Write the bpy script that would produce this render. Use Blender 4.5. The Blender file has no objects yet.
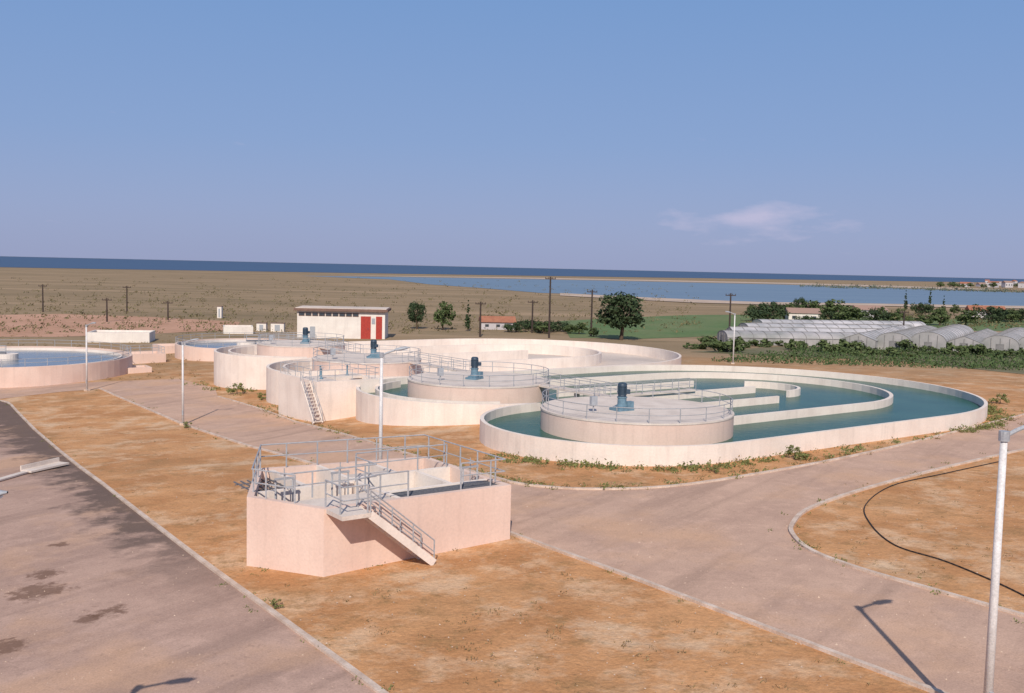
import bpy, math, random, bmesh
from mathutils import Vector, Matrix
from mathutils.geometry import delaunay_2d_cdt
random.seed(7)
C = bpy.context.scene.collection
R = math.radians
# ------------------------------------------------------------------ camera
H = 12.5; F = 995.0
cam_d = bpy.data.cameras.new('camera'); cam = bpy.data.objects.new('camera', cam_d); C.objects.link(cam)
cam_d.sensor_width = 36; cam_d.lens = F*36/1024; cam_d.clip_end = 120000; cam_d.clip_start = .5
RM = Matrix.Rotation(R(90-4.545), 3, 'X') @ Matrix.Rotation(R(1.28), 3, 'Z')
M4 = RM.to_4x4(); M4.translation = Vector((0, 0, H)); cam.matrix_world = M4
bpy.context.scene.camera = cam
# ------------------------------------------------------------------ terrain height
KX = [(-60, -3.0), (-5, -.4), (5, -.1), (15, 0)]
def gx(x):
    if x <= KX[0][0]: return KX[0][1]
    for (a, za), (b, zb) in zip(KX, KX[1:]):
        if x <= b: return za+(zb-za)*(x-a)/(b-a)
    return 0.
cl = lambda v: min(max(v, 0), 1)
def g(x, y):
    t = cl((y-105)/115)
    return (gx(x)-1.0*cl(-x/20)*cl((y-60)/30))*(1-t)-3.4*t
def P(px, py, z=0.):
    d = RM @ Vector(((px-512)/F, -(py-346.5)/F, -1))
    k = (z-H)/d.z
    return Vector((d.x*k, d.y*k, z))
def PG(px, py):
    z = 0
    for _ in range(14):
        p = P(px, py, z); z = g(p.x, p.y)
    return Vector((p.x, p.y, z))
# ------------------------------------------------------------------ mesh builder
class MB:
    def __init__(s): s.v = []; s.f = []
    def quad(s, a, b, c, d):
        n = len(s.v); s.v += [Vector(a), Vector(b), Vector(c), Vector(d)]; s.f.append((n, n+1, n+2, n+3))
    def box(s, c, sz, rz=0, M=None):
        n = len(s.v); c = Vector(c)
        m = M if M else Matrix.Rotation(rz, 3, 'Z')
        for x in (-.5, .5):
            for y in (-.5, .5):
                for z in (-.5, .5): s.v.append(c+m @ Vector((x*sz[0], y*sz[1], z*sz[2])))
        s.f += [tuple(n+i for i in q) for q in ((0,1,3,2),(4,6,7,5),(0,4,5,1),(2,3,7,6),(0,2,6,4),(1,5,7,3))]
        return s
    def beam(s, a, b, w, h):
        a = Vector(a); b = Vector(b); d = b-a; L = d.length; x = d.normalized()
        y = Vector((0,0,1)).cross(x)
        if y.length < 1e-4: y = Vector((0,1,0))
        y.normalize(); z = x.cross(y)
        s.box((a+b)/2, (L, w, h), M=Matrix((x, y, z)).transposed()); return s
    def tube(s, a, b, r, r2=None, n=8, cap=True):
        a = Vector(a); b = Vector(b); r2 = r if r2 is None else r2
        z = (b-a).normalized(); x = z.orthogonal().normalized(); y = z.cross(x); k = len(s.v)
        for i in range(n):
            t = 2*math.pi*i/n; d = x*math.cos(t)+y*math.sin(t)
            s.v += [a+d*r, b+d*r2]
        for i in range(n):
            j = (i+1) % n; s.f.append((k+2*i, k+2*j, k+2*j+1, k+2*i+1))
        if cap: s.f.append(tuple(k+2*i for i in reversed(range(n)))); s.f.append(tuple(k+2*i+1 for i in range(n)))
        return s
    def path(s, pts, r, n=6):
        for a, b in zip(pts, pts[1:]): s.tube(a, b, r, n=n)
        return s
    def lathe(s, c, prof, n=24):
        c = Vector(c); k = len(s.v); m = len(prof)
        for i in range(n):
            t = 2*math.pi*i/n
            for r, z in prof: s.v.append(c+Vector((r*math.cos(t), r*math.sin(t), z)))
        for i in range(n):
            j = (i+1) % n
            for q in range(m-1): s.f.append((k+i*m+q, k+j*m+q, k+j*m+q+1, k+i*m+q+1))
        return s
    def prism(s, poly, z0, z1):
        n = len(poly); k = len(s.v)
        for p in poly: s.v.append(Vector((p[0], p[1], z0)))
        for p in poly: s.v.append(Vector((p[0], p[1], z1)))
        s.f.append(tuple(k+i for i in reversed(range(n)))); s.f.append(tuple(k+n+i for i in range(n)))
        for i in range(n):
            j = (i+1) % n; s.f.append((k+i, k+j, k+n+j, k+n+i))
        return s
    def wall(s, pts, t, z0, z1, closed=False):
        n = len(pts); k = len(s.v)
        fz = lambda z, p: z(p[0], p[1]) if callable(z) else z
        for i, p in enumerate(pts):
            p = Vector(p[:2])
            a = Vector(pts[i-1][:2]) if (i > 0 or closed) else None
            b = Vector(pts[(i+1) % n][:2]) if (i < n-1 or closed) else None
            d1 = (p-a).normalized() if a is not None else (b-p).normalized()
            d2 = (b-p).normalized() if b is not None else d1
            nn = Vector((-(d1+d2).y, (d1+d2).x)); nn = nn.normalized() if nn.length > 1e-5 else Vector((-d1.y, d1.x))
            cs = max(nn.dot(Vector((-d1.y, d1.x))), .5); o = nn*(t/2/cs)
            A = p+o; B = p-o
            s.v += [Vector((A.x, A.y, fz(z0, p))), Vector((A.x, A.y, fz(z1, p))), Vector((B.x, B.y, fz(z1, p))), Vector((B.x, B.y, fz(z0, p)))]
        for i in range(n if closed else n-1):
            j = (i+1) % n
            for q in range(3): s.f.append((k+4*i+q, k+4*i+q+1, k+4*j+q+1, k+4*j+q))
        if not closed: s.f.append((k, k+1, k+2, k+3)); m = k+4*(n-1); s.f.append((m+3, m+2, m+1, m))
        return s
    def build(s, name, mat, parent=None, smooth=False, local=False, loc=None):
        root = parent
        while root and root.parent: root = root.parent
        off = root.location if (root and not local) else (Vector(loc) if loc is not None else Vector((0,0,0)))
        if local: off = Vector((0,0,0))
        me = bpy.data.meshes.new(name); me.from_pydata([tuple(v-off) for v in s.v], [], s.f); me.update()
        if smooth:
            for p in me.polygons: p.use_smooth = True
        me.materials.append(mat)
        o = bpy.data.objects.new(name, me); C.objects.link(o)
        if parent: o.parent = parent
        elif loc is not None: o.location = loc
        return o
def tag(o, label=None, cat=None, group=None, kind=None):
    if label: o['label'] = label
    if cat: o['category'] = cat
    if group: o['group'] = group
    if kind: o['kind'] = kind
    return o
def thing(name, loc, label, cat, group=None, rz=0):
    o = bpy.data.objects.new(name, None); C.objects.link(o); o.location = loc; o.rotation_euler = (0, 0, rz)
    o.empty_display_size = .3
    return tag(o, label, cat, group)
def copy_tree(o, parent=None):
    c = o.copy(); C.objects.link(c); c.parent = parent
    for ch in list(o.children): copy_tree(ch, c)
    return c
# ------------------------------------------------------------------ materials
def newmat(name):
    m = bpy.data.materials.new(name); m.use_nodes = True; nt = m.node_tree
    return m, nt, nt.nodes['Principled BSDF'], nt.nodes.new, nt.links.new
def mat(name, c1, c2=None, scale=1., rough=.85, bump=.0, fine=20., spec=.3, metal=0., contrast=.15, streak=None, drip=0.):
    m, nt, bs, N, L = newmat(name)
    bs.inputs['Roughness'].default_value = rough; bs.inputs['Specular IOR Level'].default_value = spec
    bs.inputs['Metallic'].default_value = metal
    tc = N('ShaderNodeTexCoord'); mp = N('ShaderNodeMapping'); L(tc.outputs['Object'], mp.inputs[0])
    if streak: mp.inputs['Scale'].default_value = streak
    n1 = N('ShaderNodeTexNoise'); n1.inputs['Scale'].default_value = scale; n1.inputs['Detail'].default_value = 6
    L(mp.outputs[0], n1.inputs['Vector'])
    r = N('ShaderNodeMapRange'); r.inputs[1].default_value = .35; r.inputs[2].default_value = .65; L(n1.outputs[0], r.inputs[0])
    mx = N('ShaderNodeMix'); mx.data_type = 'RGBA'; L(r.outputs[0], mx.inputs[0])
    c2 = c2 or tuple(x*.8 for x in c1)
    mx.inputs[6].default_value = (*c1, 1); mx.inputs[7].default_value = (*c2, 1)
    n2 = N('ShaderNodeTexNoise'); n2.inputs['Scale'].default_value = fine; n2.inputs['Detail'].default_value = 4; L(tc.outputs['Object'], n2.inputs['Vector'])
    r2 = N('ShaderNodeMapRange'); r2.inputs[1].default_value = .3; r2.inputs[2].default_value = .7; r2.inputs[3].default_value = 1-contrast; r2.inputs[4].default_value = 1+contrast; L(n2.outputs[0], r2.inputs[0])
    ml = N('ShaderNodeVectorMath'); ml.operation = 'SCALE'; L(mx.outputs[2], ml.inputs[0]); L(r2.outputs[0], ml.inputs['Scale'])
    out = ml.outputs[0]
    if drip:
        mq = N('ShaderNodeMapping'); mq.inputs['Scale'].default_value = (1.6,1.6,.12); L(tc.outputs['Object'], mq.inputs[0])
        n3 = N('ShaderNodeTexNoise'); n3.inputs['Scale'].default_value = 1.5; n3.inputs['Detail'].default_value = 5; L(mq.outputs[0], n3.inputs['Vector'])
        r3 = N('ShaderNodeMapRange'); r3.inputs[1].default_value = .52; r3.inputs[2].default_value = .75; r3.inputs[3].default_value = 1; r3.inputs[4].default_value = 1-drip; L(n3.outputs[0], r3.inputs[0])
        m4 = N('ShaderNodeVectorMath'); m4.operation = 'SCALE'; L(out, m4.inputs[0]); L(r3.outputs[0], m4.inputs['Scale']); out = m4.outputs[0]
    L(out, bs.inputs['Base Color'])
    if bump:
        b = N('ShaderNodeBump'); b.inputs['Strength'].default_value = bump; b.inputs['Distance'].default_value = .05
        L(n2.outputs[0], b.inputs['Height']); L(b.outputs[0], bs.inputs['Normal'])
    return m
def leafmat(name, c1, c2):
    m, nt, bs, N, L = newmat(name)
    bs.inputs['Roughness'].default_value = .8; bs.inputs['Specular IOR Level'].default_value = .15
    gm = N('ShaderNodeNewGeometry'); n = N('ShaderNodeTexNoise'); n.inputs['Scale'].default_value = .8; L(gm.outputs['Position'], n.inputs['Vector'])
    ad = N('ShaderNodeMath'); ad.operation = 'MULTIPLY_ADD'; ad.inputs[1].default_value = .6; L(gm.outputs['Random Per Island'], ad.inputs[0])
    s = N('ShaderNodeMath'); s.operation = 'SUBTRACT'; s.inputs[1].default_value = .3; L(n.outputs[0], s.inputs[0]); L(s.outputs[0], ad.inputs[2])
    mx = N('ShaderNodeMix'); mx.data_type = 'RGBA'; L(ad.outputs[0], mx.inputs[0])
    mx.inputs[6].default_value = (*c1, 1); mx.inputs[7].default_value = (*c2, 1); L(mx.outputs[2], bs.inputs['Base Color'])
    return m
def watermat(name, c1, c2, rough, wave, wscale, spec, streak=(1,1,1)):
    m = mat(name, c1, c2, scale=wscale*.2, rough=rough, spec=spec, contrast=.05, streak=streak)
    nt = m.node_tree; N = nt.nodes.new; L = nt.links.new; bs = nt.nodes['Principled BSDF']
    tc = N('ShaderNodeTexCoord'); n = N('ShaderNodeTexNoise'); n.inputs['Scale'].default_value = wscale; n.inputs['Detail'].default_value = 5; L(tc.outputs['Object'], n.inputs['Vector'])
    b = N('ShaderNodeBump'); b.inputs['Strength'].default_value = wave; b.inputs['Distance'].default_value = .1; L(n.outputs[0], b.inputs['Height']); L(b.outputs[0], bs.inputs['Normal'])
    return m
m_conc = mat('pale_concrete', (.82,.715,.64), (.74,.63,.56), .5, .9, .15, 9, contrast=.05, drip=.10)
m_pink = mat('pink_concrete', (.76,.575,.49), (.70,.51,.43), .4, .9, .15, 9, contrast=.05, drip=.10)
m_deck = mat('deck_concrete', (.72,.62,.55), (.60,.51,.45), .7, .9, .2, 12, contrast=.08)
m_kerb = mat('kerb_concrete', (.68,.55,.46), (.50,.37,.29), 1.2, .9, .2, 14, contrast=.14)
m_dry = mat('dry_tank_floor', (.68,.57,.49), (.52,.44,.39), .12, .9, .1, 3, contrast=.08)
m_white = mat('white_wall_paint', (.78,.72,.66), (.70,.63,.58), .6, .85, drip=.08)
m_rail = mat('galvanised_rail', (.40,.40,.42), (.32,.32,.34), 3, .55, 0, spec=.4)
m_pole = mat('pale_pole_paint', (.70,.68,.68), (.60,.58,.58), 2, .5, 0, spec=.4)
m_head = mat('grey_lamp_housing', (.38,.40,.43), (.32,.33,.36), 4, .5, 0, spec=.4)
m_glass = mat('lamp_glass', (.7,.72,.74), (.6,.62,.66), 4, .25, 0, spec=.6)
m_blue = mat('blue_grey_machine_paint', (.15,.25,.32), (.11,.19,.25), 3, .5, 0, spec=.4)
m_dark = mat('dark_motor_paint', (.045,.075,.11), (.03,.05,.08), 5, .5, 0, spec=.4)
m_red = mat('red_door_paint', (.42,.05,.035), (.34,.04,.03), 3, .6)
m_brownroof = mat('brown_fascia', (.22,.13,.10), (.17,.10,.08), 1, .8)
m_win = mat('dark_window_glass', (.06,.07,.09), (.04,.05,.06), 1, .15, spec=.6)
m_tile = mat('red_roof_tiles', (.40,.17,.10), (.33,.13,.08), 1, .85)
m_dulltile = mat('haze_muted_roof_tiles', (.36,.23,.18), (.30,.20,.17), .1, .85)  # tile red muted to put distance haze into the colour
m_dullwall = mat('hazy_house_wall', (.56,.52,.53), (.46,.43,.45), .1, .85)  # distance haze painted into the wall colour
m_wood = mat('weathered_pole_wood', (.07,.05,.045), (.05,.035,.03), 3, .9)
m_hose = mat('black_hose_rubber', (.04,.03,.026), (.03,.022,.018), 3, .6)
m_bark = mat('bark', (.13,.09,.06), (.08,.055,.04), 6, .95)
m_grate = mat('steel_grating', (.22,.22,.24), (.15,.15,.17), 8, .6, metal=.3)
m_film = mat('greenhouse_film', (.56,.53,.54), (.34,.34,.35), .22, .6, spec=.2, contrast=.2)
m_film2 = mat('aged_greenhouse_film', (.44,.41,.41), (.27,.27,.26), .25, .6, spec=.2, contrast=.2)
m_frame = mat('greenhouse_frame', (.26,.25,.25), (.20,.19,.19), 2, .7)
m_stone = mat('pebble_stone', (.60,.46,.36), (.45,.33,.25), 2, .95)
l_green = leafmat('leaf_green', (.045,.075,.028), (.13,.16,.065))
l_dark = leafmat('leaf_dark', (.024,.045,.023), (.07,.095,.042))
l_olive = leafmat('leaf_olive', (.12,.105,.055), (.20,.17,.09))
l_shore = leafmat('leaf_shore', (.10,.12,.09), (.17,.18,.13))
l_dry = leafmat('leaf_dry', (.16,.11,.055), (.34,.24,.12))
l_vine = leafmat('leaf_vine', (.04,.075,.028), (.11,.15,.06))
l_weed = leafmat('leaf_weed', (.10,.12,.04), (.24,.24,.09))
m_water = watermat('tank_water', (.024,.095,.075), (.036,.12,.095), .25, .25, 1.5, .07)
m_basin = watermat('basin_water', (.26,.29,.31), (.18,.22,.25), .25, .2, 2, .3)
m_clar = watermat('clarifier_water', (.18,.22,.26), (.14,.18,.22), .2, .2, 1., .3)
m_sea = watermat('sea_water', (.06,.105,.19), (.07,.12,.21), .6, .4, .02, .1, (1,4,1))
m_lag = watermat('lagoon_water', (.18,.25,.33), (.15,.215,.30), .5, .3, .03, .12, (1,5,1))
class SN:
    def __init__(s, m): s.N = m.node_tree.nodes.new; s.L = m.node_tree.links.new; s.pos = s.N('ShaderNodeNewGeometry').outputs['Position']
    def noise(s, sc, det=6, scl=None, rough=.6, rot=0):
        n = s.N('ShaderNodeTexNoise'); n.inputs['Scale'].default_value = sc; n.inputs['Detail'].default_value = det; n.inputs['Roughness'].default_value = rough
        if scl:
            mp = s.N('ShaderNodeMapping'); mp.vector_type = 'POINT'; mp.inputs['Scale'].default_value = scl
            src = s.pos
            if rot:
                vr = s.N('ShaderNodeVectorRotate'); vr.rotation_type = 'Z_AXIS'; vr.inputs['Angle'].default_value = rot; s.L(s.pos, vr.inputs[0]); src = vr.outputs[0]
            s.L(src, mp.inputs[0]); s.L(mp.outputs[0], n.inputs['Vector'])
        else: s.L(s.pos, n.inputs['Vector'])
        return n.outputs[0]
    def mr(s, x, a, b, c=0., d=1.):
        r = s.N('ShaderNodeMapRange'); r.inputs[1].default_value = a; r.inputs[2].default_value = b; r.inputs[3].default_value = c; r.inputs[4].default_value = d; s.L(x, r.inputs[0]); return r.outputs[0]
    def mix(s, f, a, b):
        x = s.N('ShaderNodeMix'); x.data_type = 'RGBA'; s.L(f, x.inputs[0])
        for i, c in ((6, a), (7, b)):
            if isinstance(c, tuple): x.inputs[i].default_value = (*c, 1)
            else: s.L(c, x.inputs[i])
        return x.outputs[2]
    def m(s, op, a, b):
        n = s.N('ShaderNodeMath'); n.operation = op
        for i, c in ((0, a), (1, b)):
            if isinstance(c, (int, float)): n.inputs[i].default_value = c
            else: s.L(c, n.inputs[i])
        return n.outputs[0]
UA = math.atan2(.59, .807)
def groundmat():
    m, nt, bs, N, L = newmat('ground_soil'); bs.inputs['Roughness'].default_value = .95; bs.inputs['Specular IOR Level'].default_value = .1
    s = SN(m); noise, mr, mix = s.noise, s.mr, s.mix
    near = mix(mr(noise(.22, 7), .40, .60), (.60,.315,.15), (.48,.235,.105))
    near = mix(mr(noise(.30, 9, None, .70), .50, .62, 0, .8), near, (.68,.44,.27))
    near = mix(mr(noise(.10, 7, None, .65), .52, .64, 0, .7), near, (.40,.22,.105))
    near = mix(mr(noise(.8, 10, None, .78), .53, .63, 0, .65), near, (.33,.19,.085))
    near = mix(mr(noise(.17, 8, (1,1,1.01), .7), .54, .64, 0, .5), near, (.70,.53,.37))
    near = mix(mr(noise(2.6, 10, None, .8), .58, .66, 0, .5), near, (.22,.15,.07))
    far = mix(mr(noise(.02, 7, (.35,1.2,1)), .40, .60), (.33,.235,.145), (.26,.19,.115))
    far = mix(mr(noise(.06, 8, (.4,1.5,1), .7), .52, .68), far, (.19,.15,.085))
    far = mix(mr(noise(.011, 5, (.3,2.5,1)), .54, .66), far, (.40,.28,.18))
    sp = N('ShaderNodeSeparateXYZ'); L(s.pos, sp.inputs[0])
    ad = s.m('ADD', s.m('MULTIPLY', noise(.03), 90.), sp.outputs[1])
    col = mix(mr(ad, 165, 230), near, far)
    ml = N('ShaderNodeVectorMath'); ml.operation = 'SCALE'; L(col, ml.inputs[0]); L(mr(noise(7, 7, None, .75), .3, .7, .80, 1.20), ml.inputs['Scale'])
    L(ml.outputs[0], bs.inputs['Base Color'])
    b = N('ShaderNodeBump'); b.inputs['Strength'].default_value = .9; b.inputs['Distance'].default_value = .14; L(noise(1.6, 9, None, .65), b.inputs['Height']); L(b.outputs[0], bs.inputs['Normal'])
    return m
m_ground = groundmat()
def roadmat(name, c1, c2, stains=(), damp=None):
    m, nt, bs, N, L = newmat(name); bs.inputs['Roughness'].default_value = .92; bs.inputs['Specular IOR Level'].default_value = .12
    s = SN(m); noise, mr, mix, math_ = s.noise, s.mr, s.mix, s.m; pos = s.pos
    col = mix(mr(noise(.25), .38, .64), c1, c2)
    col = mix(mr(noise(.9, 8, None, .7), .50, .72, 0, .7), col, tuple(x*1.2 for x in c1))
    col = mix(mr(noise(.5, 6, (.10,1.2,1), .6, UA+1.57), .50, .68, 0, .6), col, tuple(x*.76 for x in c2))
    col = mix(mr(noise(.12, 6), .50, .64, 0, .6), col, (.62,.38,.24))
    col = mix(mr(noise(2.6, 8, None, .75), .56, .68, 0, .45), col, tuple(x*.6 for x in c2))
    nb = noise(1.6, 7, None, .65)
    for (x, y, r) in stains:
        d = N('ShaderNodeVectorMath'); d.operation = 'DISTANCE'; d.inputs[1].default_value = (x, y, g(x, y)); L(pos, d.inputs[0])
        q = math_('ADD', math_('DIVIDE', d.outputs['Value'], r), math_('MULTIPLY', math_('SUBTRACT', nb, .5), 4.5))
        col = mix(mr(q, .7, 1.25, .75, 0.), col, (.17,.095,.065))
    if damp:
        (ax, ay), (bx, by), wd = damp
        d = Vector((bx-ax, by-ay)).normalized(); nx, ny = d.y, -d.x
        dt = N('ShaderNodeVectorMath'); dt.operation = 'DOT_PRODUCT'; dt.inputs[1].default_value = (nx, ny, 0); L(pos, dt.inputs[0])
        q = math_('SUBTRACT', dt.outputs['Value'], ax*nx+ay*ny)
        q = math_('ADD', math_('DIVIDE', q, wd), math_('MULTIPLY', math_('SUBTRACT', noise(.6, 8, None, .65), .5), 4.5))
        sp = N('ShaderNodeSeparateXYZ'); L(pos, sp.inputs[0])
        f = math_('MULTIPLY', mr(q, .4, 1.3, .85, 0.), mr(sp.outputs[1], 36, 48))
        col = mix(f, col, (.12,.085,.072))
    f = noise(14, 4, None, .7); ml = N('ShaderNodeVectorMath'); ml.operation = 'SCALE'; L(col, ml.inputs[0]); L(mr(f, .3, .7, .84, 1.16), ml.inputs['Scale'])
    L(ml.outputs[0], bs.inputs['Base Color'])
    b = N('ShaderNodeBump'); b.inputs['Strength'].default_value = .4; b.inputs['Distance'].default_value = .03; L(f, b.inputs['Height']); L(b.outputs[0], bs.inputs['Normal'])
    return m
# ------------------------------------------------------------------ ground, sheets
gxs = [-60000,-20000,-6000,-2000,-700,-300,-150,-100,-80]+[x for x in range(-60, -5, 5)]+[-5, 0, 5, 15, 25, 40, 60, 80, 110, 160, 300, 700, 2000, 6000, 20000, 60000]
gys = [-60, 0, 30, 60]+[65+5*i for i in range(32)]+[240, 400, 800, 1600, 4000, 12000, 30000, 70000]
b = MB()
for y in gys:
    for x in gxs: b.v.append(Vector((x, y, g(x, y))))
nx = len(gxs)
for j in range(len(gys)-1):
    for i in range(nx-1): b.f.append((j*nx+i, j*nx+i+1, (j+1)*nx+i+1, (j+1)*nx+i))
tag(b.build('ground', m_ground), kind='structure')
def sheet(name, poly, m, lift=.02, kind='structure'):
    vs2 = [Vector((p[0], p[1])) for p in poly]; n = len(vs2)
    vo, eo, fo, *_ = delaunay_2d_cdt(vs2, [(i, (i+1) % n) for i in range(n)], [], 1, 1e-4)
    bm = bmesh.new(); vs = [bm.verts.new((p[0], p[1], 0)) for p in vo]
    for f in fo:
        try: bm.faces.new([vs[i] for i in f])
        except ValueError: pass
    lo = (min(p[0] for p in poly), min(p[1] for p in poly)); hi = (max(p[0] for p in poly), max(p[1] for p in poly))
    for x in gxs:
        if lo[0] < x < hi[0]: bmesh.ops.bisect_plane(bm, geom=bm.verts[:]+bm.edges[:]+bm.faces[:], plane_co=(x,0,0), plane_no=(1,0,0))
    for y in gys:
        if lo[1] < y < hi[1]: bmesh.ops.bisect_plane(bm, geom=bm.verts[:]+bm.edges[:]+bm.faces[:], plane_co=(0,y,0), plane_no=(0,1,0))
    for v in bm.verts: v.co.z = g(v.co.x, v.co.y)+lift
    bm.normal_update()
    for f in bm.faces:
        if f.normal.z < 0: f.normal_flip()
    me = bpy.data.meshes.new(name); bm.to_mesh(me); bm.free()
    me.materials.append(m); o = bpy.data.objects.new(name, me); C.objects.link(o); tag(o, kind=kind); return o
def smooth_line(pts, n=6):
    out = []
    P_ = [pts[0]]+list(pts)+[pts[-1]]
    for i in range(1, len(P_)-2):
        p0, p1, p2, p3 = [Vector(q) for q in P_[i-1:i+3]]
        for k in range(n):
            t = k/n; out.append(.5*((2*p1)+(-p0+p2)*t+(2*p0-5*p1+4*p2-p3)*t*t+(-p0+3*p1-3*p2+p3)*t**3))
    out.append(Vector(pts[-1])); return out
U = Vector((.807, .59, 0)).normalized(); V = Vector((-U.y, U.x, 0))
def line(px): return [PG(*p) for p in px]
lowB = [PG(100, 389), PG(250, 447), PG(510, 534), PG(935, 693)]; lowB.append(lowB[-1]+(lowB[-1]-lowB[-2])*1.2)
isl = smooth_line(line([(1024,617),(940,593),(860,570),(812,552),(793,536),(793,524),(812,508),(870,488),(950,467),(1024,450)]), 5)
isl = [isl[0]+(isl[0]-isl[3])*3]+isl+[isl[-1]+(isl[-1]-isl[-4])*1.5]
upB = smooth_line(line([(1024,415),(900,446),(800,467),(690,485),(600,490),(530,486),(490,477),(410,455),(330,431),(265,411),(218,397)]), 4)
upB = [upB[0]+(upB[0]-upB[4])*1.2]+upB
topl = line([(215,388),(180,379),(120,381),(60,384),(-60,387),(-60,399),(0,399),(60,392)])
m_road = roadmat('worn_pavement', (.57,.38,.285), (.48,.315,.24))
sheet('road', [v for v in lowB]+isl+upB+topl, m_road, .020)
kA = smooth_line(line([(-60,399),(0,401),(20,415),(80,468),(180,545),(280,619),(380,693)]), 4)
kA.append(kA[-1]+(kA[-1]-kA[-5])*3)
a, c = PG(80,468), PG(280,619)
st = [PG(38,592), PG(108,612), PG(2,648), PG(88,620), PG(45,575), PG(60,545)]
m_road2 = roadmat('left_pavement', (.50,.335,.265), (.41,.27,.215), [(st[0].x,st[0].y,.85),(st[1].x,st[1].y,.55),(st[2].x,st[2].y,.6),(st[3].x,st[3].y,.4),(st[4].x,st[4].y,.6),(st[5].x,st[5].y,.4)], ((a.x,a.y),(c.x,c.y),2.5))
sheet('road', kA+[Vector((kA[-1].x-40, kA[-1].y, 0)), Vector((-60,10,0)), Vector((-75,60,0))], m_road2, .028)
def kerb(pts, h=.12, w=.22):
    b = MB().wall([(p.x, p.y) for p in pts], w, lambda x, y: g(x, y)-.1, lambda x, y: g(x, y)+h)
    return tag(b.build('kerb', m_kerb), kind='structure')
def dens(pts, s=4):
    out = []
    for a, c in zip(pts, pts[1:]):
        n = max(1, int((c-a).length/s)); out += [a.lerp(c, k/n) for k in range(n)]
    return out+[pts[-1]]
kerb(dens(lowB)); kerb(dens(isl)); kerb(dens(upB)); kerb(dens(kA[3:]))
far = lambda px, m, nm, lift: sheet(nm, line(px), m, lift)
def ray_far(px, D=50000):
    d = RM @ Vector(((px-512)/F, 0, -1)); return Vector((d.x/d.y*D, D, 0))
seaedge = line([(-150,263.5),(0,267.3),(120,269.4),(200,270.6),(400,273.8),(520,275.6),(700,278.2),(850,280.4),(1000,282.6),(1200,287)])
sheet('sea', seaedge+[ray_far(1400), ray_far(512), ray_far(-400)], m_sea, .25)
lag = line([(300,275.8),(420,277.4),(520,279),(620,281),(700,282.8),(780,284.6),(860,287),(950,290),(1100,295),(1100,309),(1024,307.5),(940,306),(850,304.5),(760,303.5),(690,301),(640,298.5),(590,294.5),(540,293),(480,288),(430,284.5),(390,279.5)])
sheet('lagoon', lag, m_lag, .12)
m_redsoil = mat('red_soil', (.54,.31,.21), (.45,.25,.16), .05, .95, 0, 1., contrast=.12)
m_grass = mat('green_meadow', (.10,.165,.055), (.16,.19,.08), .05, .95, 0, .6, contrast=.15)
m_crop = mat('crop_soil', (.13,.13,.06), (.21,.17,.10), .08, .95, 0, .6, contrast=.15)
m_sand = mat('sand_spit', (.55,.42,.33), (.42,.32,.24), .02, .95, 0, .1, contrast=.15, streak=(.3,1,1))
far([(-60,316),(60,314),(150,317),(240,322),(235,330),(150,334),(60,337),(-60,337)], m_redsoil, 'bare_red_soil', .04)
far([(560,321),(640,317),(690,315),(760,315),(850,317),(1100,322),(1100,331),(850,331),(720,336),(640,339),(570,338)], m_grass, 'meadow', .04)
far([(690,352),(780,347),(860,347),(1100,350),(1100,382),(1000,372),(900,361),(800,357)], m_crop, 'crop_field', .04)
far([(300,274.9),(420,276.3),(520,277.6),(620,279.4),(700,281),(800,283.2),(900,286),(1000,289.3),(1000,291.2),(950,289.6),(860,286.4),(780,284.1),(700,282.3),(620,280.6),(520,278.7),(420,277.1)], m_sand, 'sand_bar', .20)
far([(560,293.4),(640,297.6),(700,300.2),(760,302.4),(850,303.6),(1024,306.4),(1100,308),(1100,310),(1024,309),(850,306),(760,305),(690,303),(630,300),(560,296)], m_sand, 'beach', .30)
# ------------------------------------------------------------------ railings and stairs
def railing(parent, pts, h=1.05, sp=1.8, closed=False, r=.028, posts=True, name='railing'):
    pts = [Vector(p) for p in pts]; seq = pts+([pts[0]] if closed else [])
    b = MB(); up = Vector((0,0,h))
    b.path([p+up for p in seq], r); b.path([p+up*.52 for p in seq], r*.85)
    ends = [seq[0]] if closed else [seq[0], seq[-1]]
    for e in ends: b.tube(e, e+up*1.01, r*1.15, n=6)
    rl = b.build(name, m_rail, parent)
    if posts:
        L = 0
        tot = sum((q-p).length for p, q in zip(seq, seq[1:])); n = max(1, round(tot/sp)); s_ = tot/n; marks = [i*s_ for i in range(1, n)]
        k = 0
        for p, q in zip(seq, seq[1:]):
            d = (q-p).length
            while k < len(marks) and marks[k] <= L+d+1e-4:
                a = p.lerp(q, min(1, (marks[k]-L)/d)); MB().tube(a, a+up, r*1.15, n=6).build('post', m_rail, rl); k += 1
            L += d
    return rl
def stair(parent, top, bot, width, n, side, rails=(1,-1)):
    top = Vector(top); bot = Vector(bot)
    st = MB().beam(top+side*width/2, bot+side*width/2, .08, .34).build('stair', m_conc, parent)
    MB().beam(top-side*width/2, bot-side*width/2, .08, .34).build('stringer', m_conc, st)
    d = bot-top; ang = math.atan2(d.y, d.x)
    for i in range(n):
        c = top.lerp(bot, (i+.5)/n); MB().box(c+Vector((0,0,.03)), (.30, width-.1, .06), ang).build('tread', m_deck, st)
    for s in rails:
        a = top+side*s*width/2; e = bot+side*s*width/2; up = Vector((0,0,1.0))
        b = MB(); b.path([a+up, e+up], .03); b.path([a+up*.5, e+up*.5], .024); b.tube(a, a+up, .032, n=6); b.tube(e, e+up, .032, n=6); b.build('handrail', m_rail, st)
        for t in (.33, .66): q = a.lerp(e, t); MB().tube(q, q+up, .032, n=6).build('post', m_rail, st)
    return st
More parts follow.
